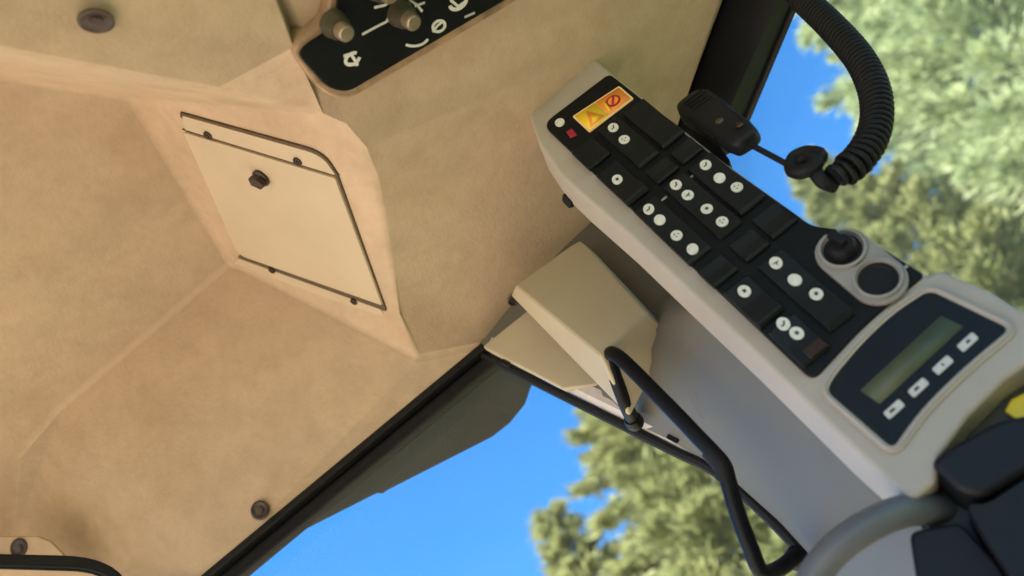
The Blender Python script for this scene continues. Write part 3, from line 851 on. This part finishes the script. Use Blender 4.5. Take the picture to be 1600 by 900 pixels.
def knob(px, py, r=.0112):
    base = onC(px, py, UP)
    n = nC
    o = adopt(obj('knob', lathe([(r * 1.15, 0), (r * 1.15, .003), (r, .005), (r * .98, .012), (r * .86, .0165), (0, .017)], base, n, 24), M['knob'], sharp=50), cl)
    cap = obj('knob_cap', lathe([(r * .72, .0160), (r * .70, .0250), (r * .55, .0275), (0, .0280)], base, n, 20), M['knobcap'], sharp=50)
    adopt(cap, o)
    pt = prism([base + Vector((a, b, 0)) + nC * (.0165 - Vector((a, b, 0)).dot(nC)) for a, b in ((-.0012, -r * .5), (.0012, -r * .5), (.0012, r * .98), (-.0012, r * .98))], nC * .0025, .0004, 1)
    adopt(obj('pointer', pt, M['grey_print']), o)
knob(520, 36); knob(624, 20); knob(588, -22); knob(700, -45)
def stroke(pix, r, name='symbol', m='white'):
    path = [onC(x, y, UP + .0006) for x, y in pix]
    bm = bmesh.new(); L_, R_ = [], []
    for i, p in enumerate(path):
        t = (path[min(i + 1, len(path) - 1)] - path[max(0, i - 1)]).normalized(); s = Vector((-t.y, t.x, 0)) * r
        L_.append(bm.verts.new(p + s)); R_.append(bm.verts.new(p - s))
    for i in range(len(path) - 1): bm.faces.new((L_[i], L_[i + 1], R_[i + 1], R_[i]))
    r_ = bmesh.ops.extrude_face_region(bm, geom=bm.faces[:])
    for v in r_['geom']:
        if isinstance(v, bmesh.types.BMVert): v.co -= nC * .0004
    return adopt(obj(name, bm, M[m], smooth=False), cl)
def circ(cx, cy, rx, ry, a0=0, a1=360, rot=-.6, n=16):
    res = []
    for k in range(n + 1):
        a = math.radians(a0 + (a1 - a0) * k / n); x, y = rx * math.cos(a), ry * math.sin(a)
        res.append((cx + x * math.cos(rot) - y * math.sin(rot), cy + x * math.sin(rot) + y * math.cos(rot)))
    return res
stroke([(566, 54), (590, 41), (604, 34), (612, 22), (624, 12)], .0011)
stroke([(604, 30), (618, 38), (632, 30)], .0012)
stroke([(585, 12), (602, 8), (614, 0), (626, -6)], .0012)
stroke([(640, 0), (652, 8), (660, 18)], .0011); stroke([(648, 10), (664, 4)], .0011)
stroke(circ(551, 92, 12, 8, 30, 330), .0016); stroke([(537, 88), (548, 84), (556, 96)], .0015); stroke([(545, 100), (560, 101)], .0014)
stroke(circ(686, 41, 10, 8), .0014); stroke([(676, 50), (684, 40), (692, 34)], .0012)
stroke(circ(645, 52, 26, 20, 20, 110, .1), .0013)
stroke(circ(716, 4, 14, 9, 20, 200), .0018); stroke([(704, 0), (716, 10), (728, 2)], .0014)
stroke([(726, 27), (742, 20)], .0012, m='grey_print')

# ------------------------------------------------------------------ mirror, lower left
mc = ray(40, 962).normalized() * 1.00
rdir = (Vector((-.25, .05, .85)) - mc).normalized()
nM = (rdir - mc.normalized()).normalized()
ux = (EX - nM * EX.dot(nM)).normalized(); uy = nM.cross(ux).normalized()
if uy.dot(EY) < 0: uy = -uy
def mpl(x, y):     # pixel -> plane of the mirror
    return at_plane(x, y, mc, nM)
outl = rounded([(-190, 862), (158, 870), (214, 920), (200, 1050), (150, 1085), (-190, 1085)], [30, 60, 50, 40, 40, 30], 6)
inl = rounded([(-170, 884), (150, 893), (188, 926), (180, 1040), (140, 1064), (-170, 1064)], [24, 44, 40, 30, 30, 24], 6)
mir = thing('mirror', mc, 'black framed rounded mirror showing a tan reflection at the lower left edge', 'mirror')
bm = bmesh.new(); n = len(outl)
P = lambda q, d: mpl(q.x, q.y) + nM * d
o0 = [bm.verts.new(P(q, -.018)) for q in outl]; o1 = [bm.verts.new(P(q, .004)) for q in outl]; i1 = [bm.verts.new(P(q, .004)) for q in inl]; i0 = [bm.verts.new(P(q, -.002)) for q in inl]
for k in range(n):
    j = (k + 1) % n
    bm.faces.new((o0[k], o0[j], o1[j], o1[k])); bm.faces.new((o1[k], o1[j], i1[j], i1[k])); bm.faces.new((i1[k], i1[j], i0[j], i0[k]))
bm.faces.new(list(reversed(o0)))
bmesh.ops.recalc_face_normals(bm, faces=bm.faces[:])
bmesh.ops.bevel(bm, geom=[e for e in bm.edges if e.calc_face_angle(0) > .9 and len(e.link_faces) == 2], offset=.003, segments=3, affect='EDGES', clamp_overlap=True)
adopt(obj('frame', bm, M['navyplastic']), mir)
bm = bmesh.new(); bm.faces.new([bm.verts.new(P(q, 0)) for q in grow([Vector((q.x, q.y)) for q in inl], 0)])
adopt(obj('mirror_glass', bm, M['mirror'], smooth=False), mir)
# bracket tying it to the headliner
bk = [at_plane(x, y, p2 + nL * .004, nL) for x, y in ((-60, 838), (58, 838), (78, 846), (98, 866), (112, 905), (-60, 905))]
bm = prism(bk, -nL * .006, .002, 2)
adopt(obj('bracket', bm, M['liner']), mir)
br = at_plane(30, 856, p2 + nL * .004, nL)
screw(br, nL, .013, mir, 'bracket_bolt')
arm_a = at_plane(-20, 880, p2, nL); arm_b = mpl(-20, 960) - nM * .016
adopt(obj('mirror_arm', tube([arm_a, arm_a.lerp(arm_b, .5), arm_b], .008, 12), M['blackpaint']), mir)

# ------------------------------------------------------------------ conifers outside
def conifer(seed, H, R, leafmat, droop=-.1, dens=1.0, tuft=.14):
    rnd = random.Random(seed)
    tb = tube([Vector((rnd.uniform(-.04, .04) * k, rnd.uniform(-.04, .04) * k, H * k / 8)) for k in range(9)], [max(.02, .022 * H * (1 - k / 8.2)) for k in range(9)], 9)
    verts, faces = [], []
    nb = int(150 * dens)
    golden = 2.399
    for i in range(nb):
        f = (i + rnd.random()) / nb
        h = H * (.08 + .92 * f ** .85)
        frac = 1 - (h / H)
        prof = (frac ** .75) * (1 - .25 * max(0, frac - .8) / .2)
        L = R * prof * rnd.uniform(.70, 1.18) + .12
        a = i * golden + rnd.uniform(-.4, .4)
        up = .75 - 1.0 * frac + rnd.uniform(-.15, .15)
        dirh = Vector((math.cos(a), math.sin(a), 0)); side = Vector((-math.sin(a), math.cos(a), 0))
        base = Vector((0, 0, h))
        pts = []
        for k in range(5):
            t = k / 4
            pts.append(base + dirh * (L * t) + Vector((0, 0, L * (up * t * .6 + droop * t * t))) + side * (rnd.uniform(-.05, .05) * L * t))
        tube(pts, [.012 + .018 * L * (1 - t * .22) * .5 for t in range(5)], 4, tb, False)
        nt = int((60 + 120 * L) * dens)
        for q in range(nt):
            t = .15 + .88 * rnd.random() ** .75
            k = min(3, int(t * 4)); p = pts[k].lerp(pts[k + 1], min(1.2, t * 4 - k))
            spread = L * .30 * (1.15 - t) + .05
            off = side * rnd.gauss(0, spread * .75) + Vector((0, 0, rnd.gauss(0, spread * .35)))
            c = p + off
            d = (dirh * rnd.uniform(.3, 1.1) + side * (off.dot(side) * 2.2 + rnd.uniform(-.5, .5)) + Vector((0, 0, rnd.uniform(-.15, .75)))).normalized()
            ln = tuft * rnd.uniform(.7, 1.7); w = tuft * rnd.uniform(.12, .27)
            s = d.cross(dirh * .5 + Vector((0, 0, .6)) + Vector((rnd.uniform(-1, 1), rnd.uniform(-1, 1), rnd.uniform(-1, 1))) * .8).normalized() * w
            b0 = len(verts)
            verts += [c - d * ln * .3, c + s + d * ln * .1, c + d * ln, c - s + d * ln * .1]
            faces.append((b0, b0 + 1, b0 + 2, b0 + 3))
    me = D.meshes.new('crown'); me.from_pydata(verts, [], faces)
    tm = D.meshes.new('trunk'); bmesh.ops.recalc_face_normals(tb, faces=tb.faces[:]); tb.to_mesh(tm); tb.free()
    me.materials.append(leafmat); tm.materials.append(M['bark'])
    return tm, me
def plant(az, dist, el, R, leaf, label, seed, **kw):
    a = math.radians(az)
    H = dist * math.tan(math.radians(el)) + 2.4
    tm, me = conifer(seed, H, R, M[leaf], **kw)
    t = thing('conifer_tree', (dist * math.sin(a), dist * math.cos(a), -2.4), label, 'tree', 'conifers outside the cab')
    for nm, m in (('trunk', tm), ('crown', me)):
        o = D.objects.new(nm, m); C.objects.link(o); o.parent = t
        if nm == 'trunk':
            for p in m.polygons: p.use_smooth = True
    return t
plant(2.0, 14, 33, 4.6, 'leaf_olive', 'large olive conifer filling the lower window beside the grab handle', 11, dens=1.35, tuft=.17)
plant(-8.0, 15.0, 27.2, 2.1, 'leaf_olive', 'small spiky young conifer at the bottom edge of the lower window', 12, dens=.75, tuft=.21)
plant(15, 15, 31, 3.6, 'leaf_olive', 'conifer mostly hidden behind the switch console', 13)
plant(22.5, 14.5, 32.5, 3.0, 'leaf_olive', 'yellow green conifer with its top just under the knotted cord', 14, dens=1.15)
plant(34.5, 15, 40, 5.2, 'leaf_hazed', 'tallest haze-paled green conifer behind the coiled cord', 15, dens=1.3)
plant(48, 14, 38, 4.6, 'leaf_hazed', 'haze-paled green conifer at the right edge of the upper window', 16, dens=1.2)
plant(29, 19, 33, 4.5, 'leaf_dark', 'darker conifer standing between and behind the two pale ones', 17, dens=1.2)
plant(40, 11.5, 25, 3.2, 'leaf_olive', 'low yellow green conifer above the display housing', 18, dens=1.2)
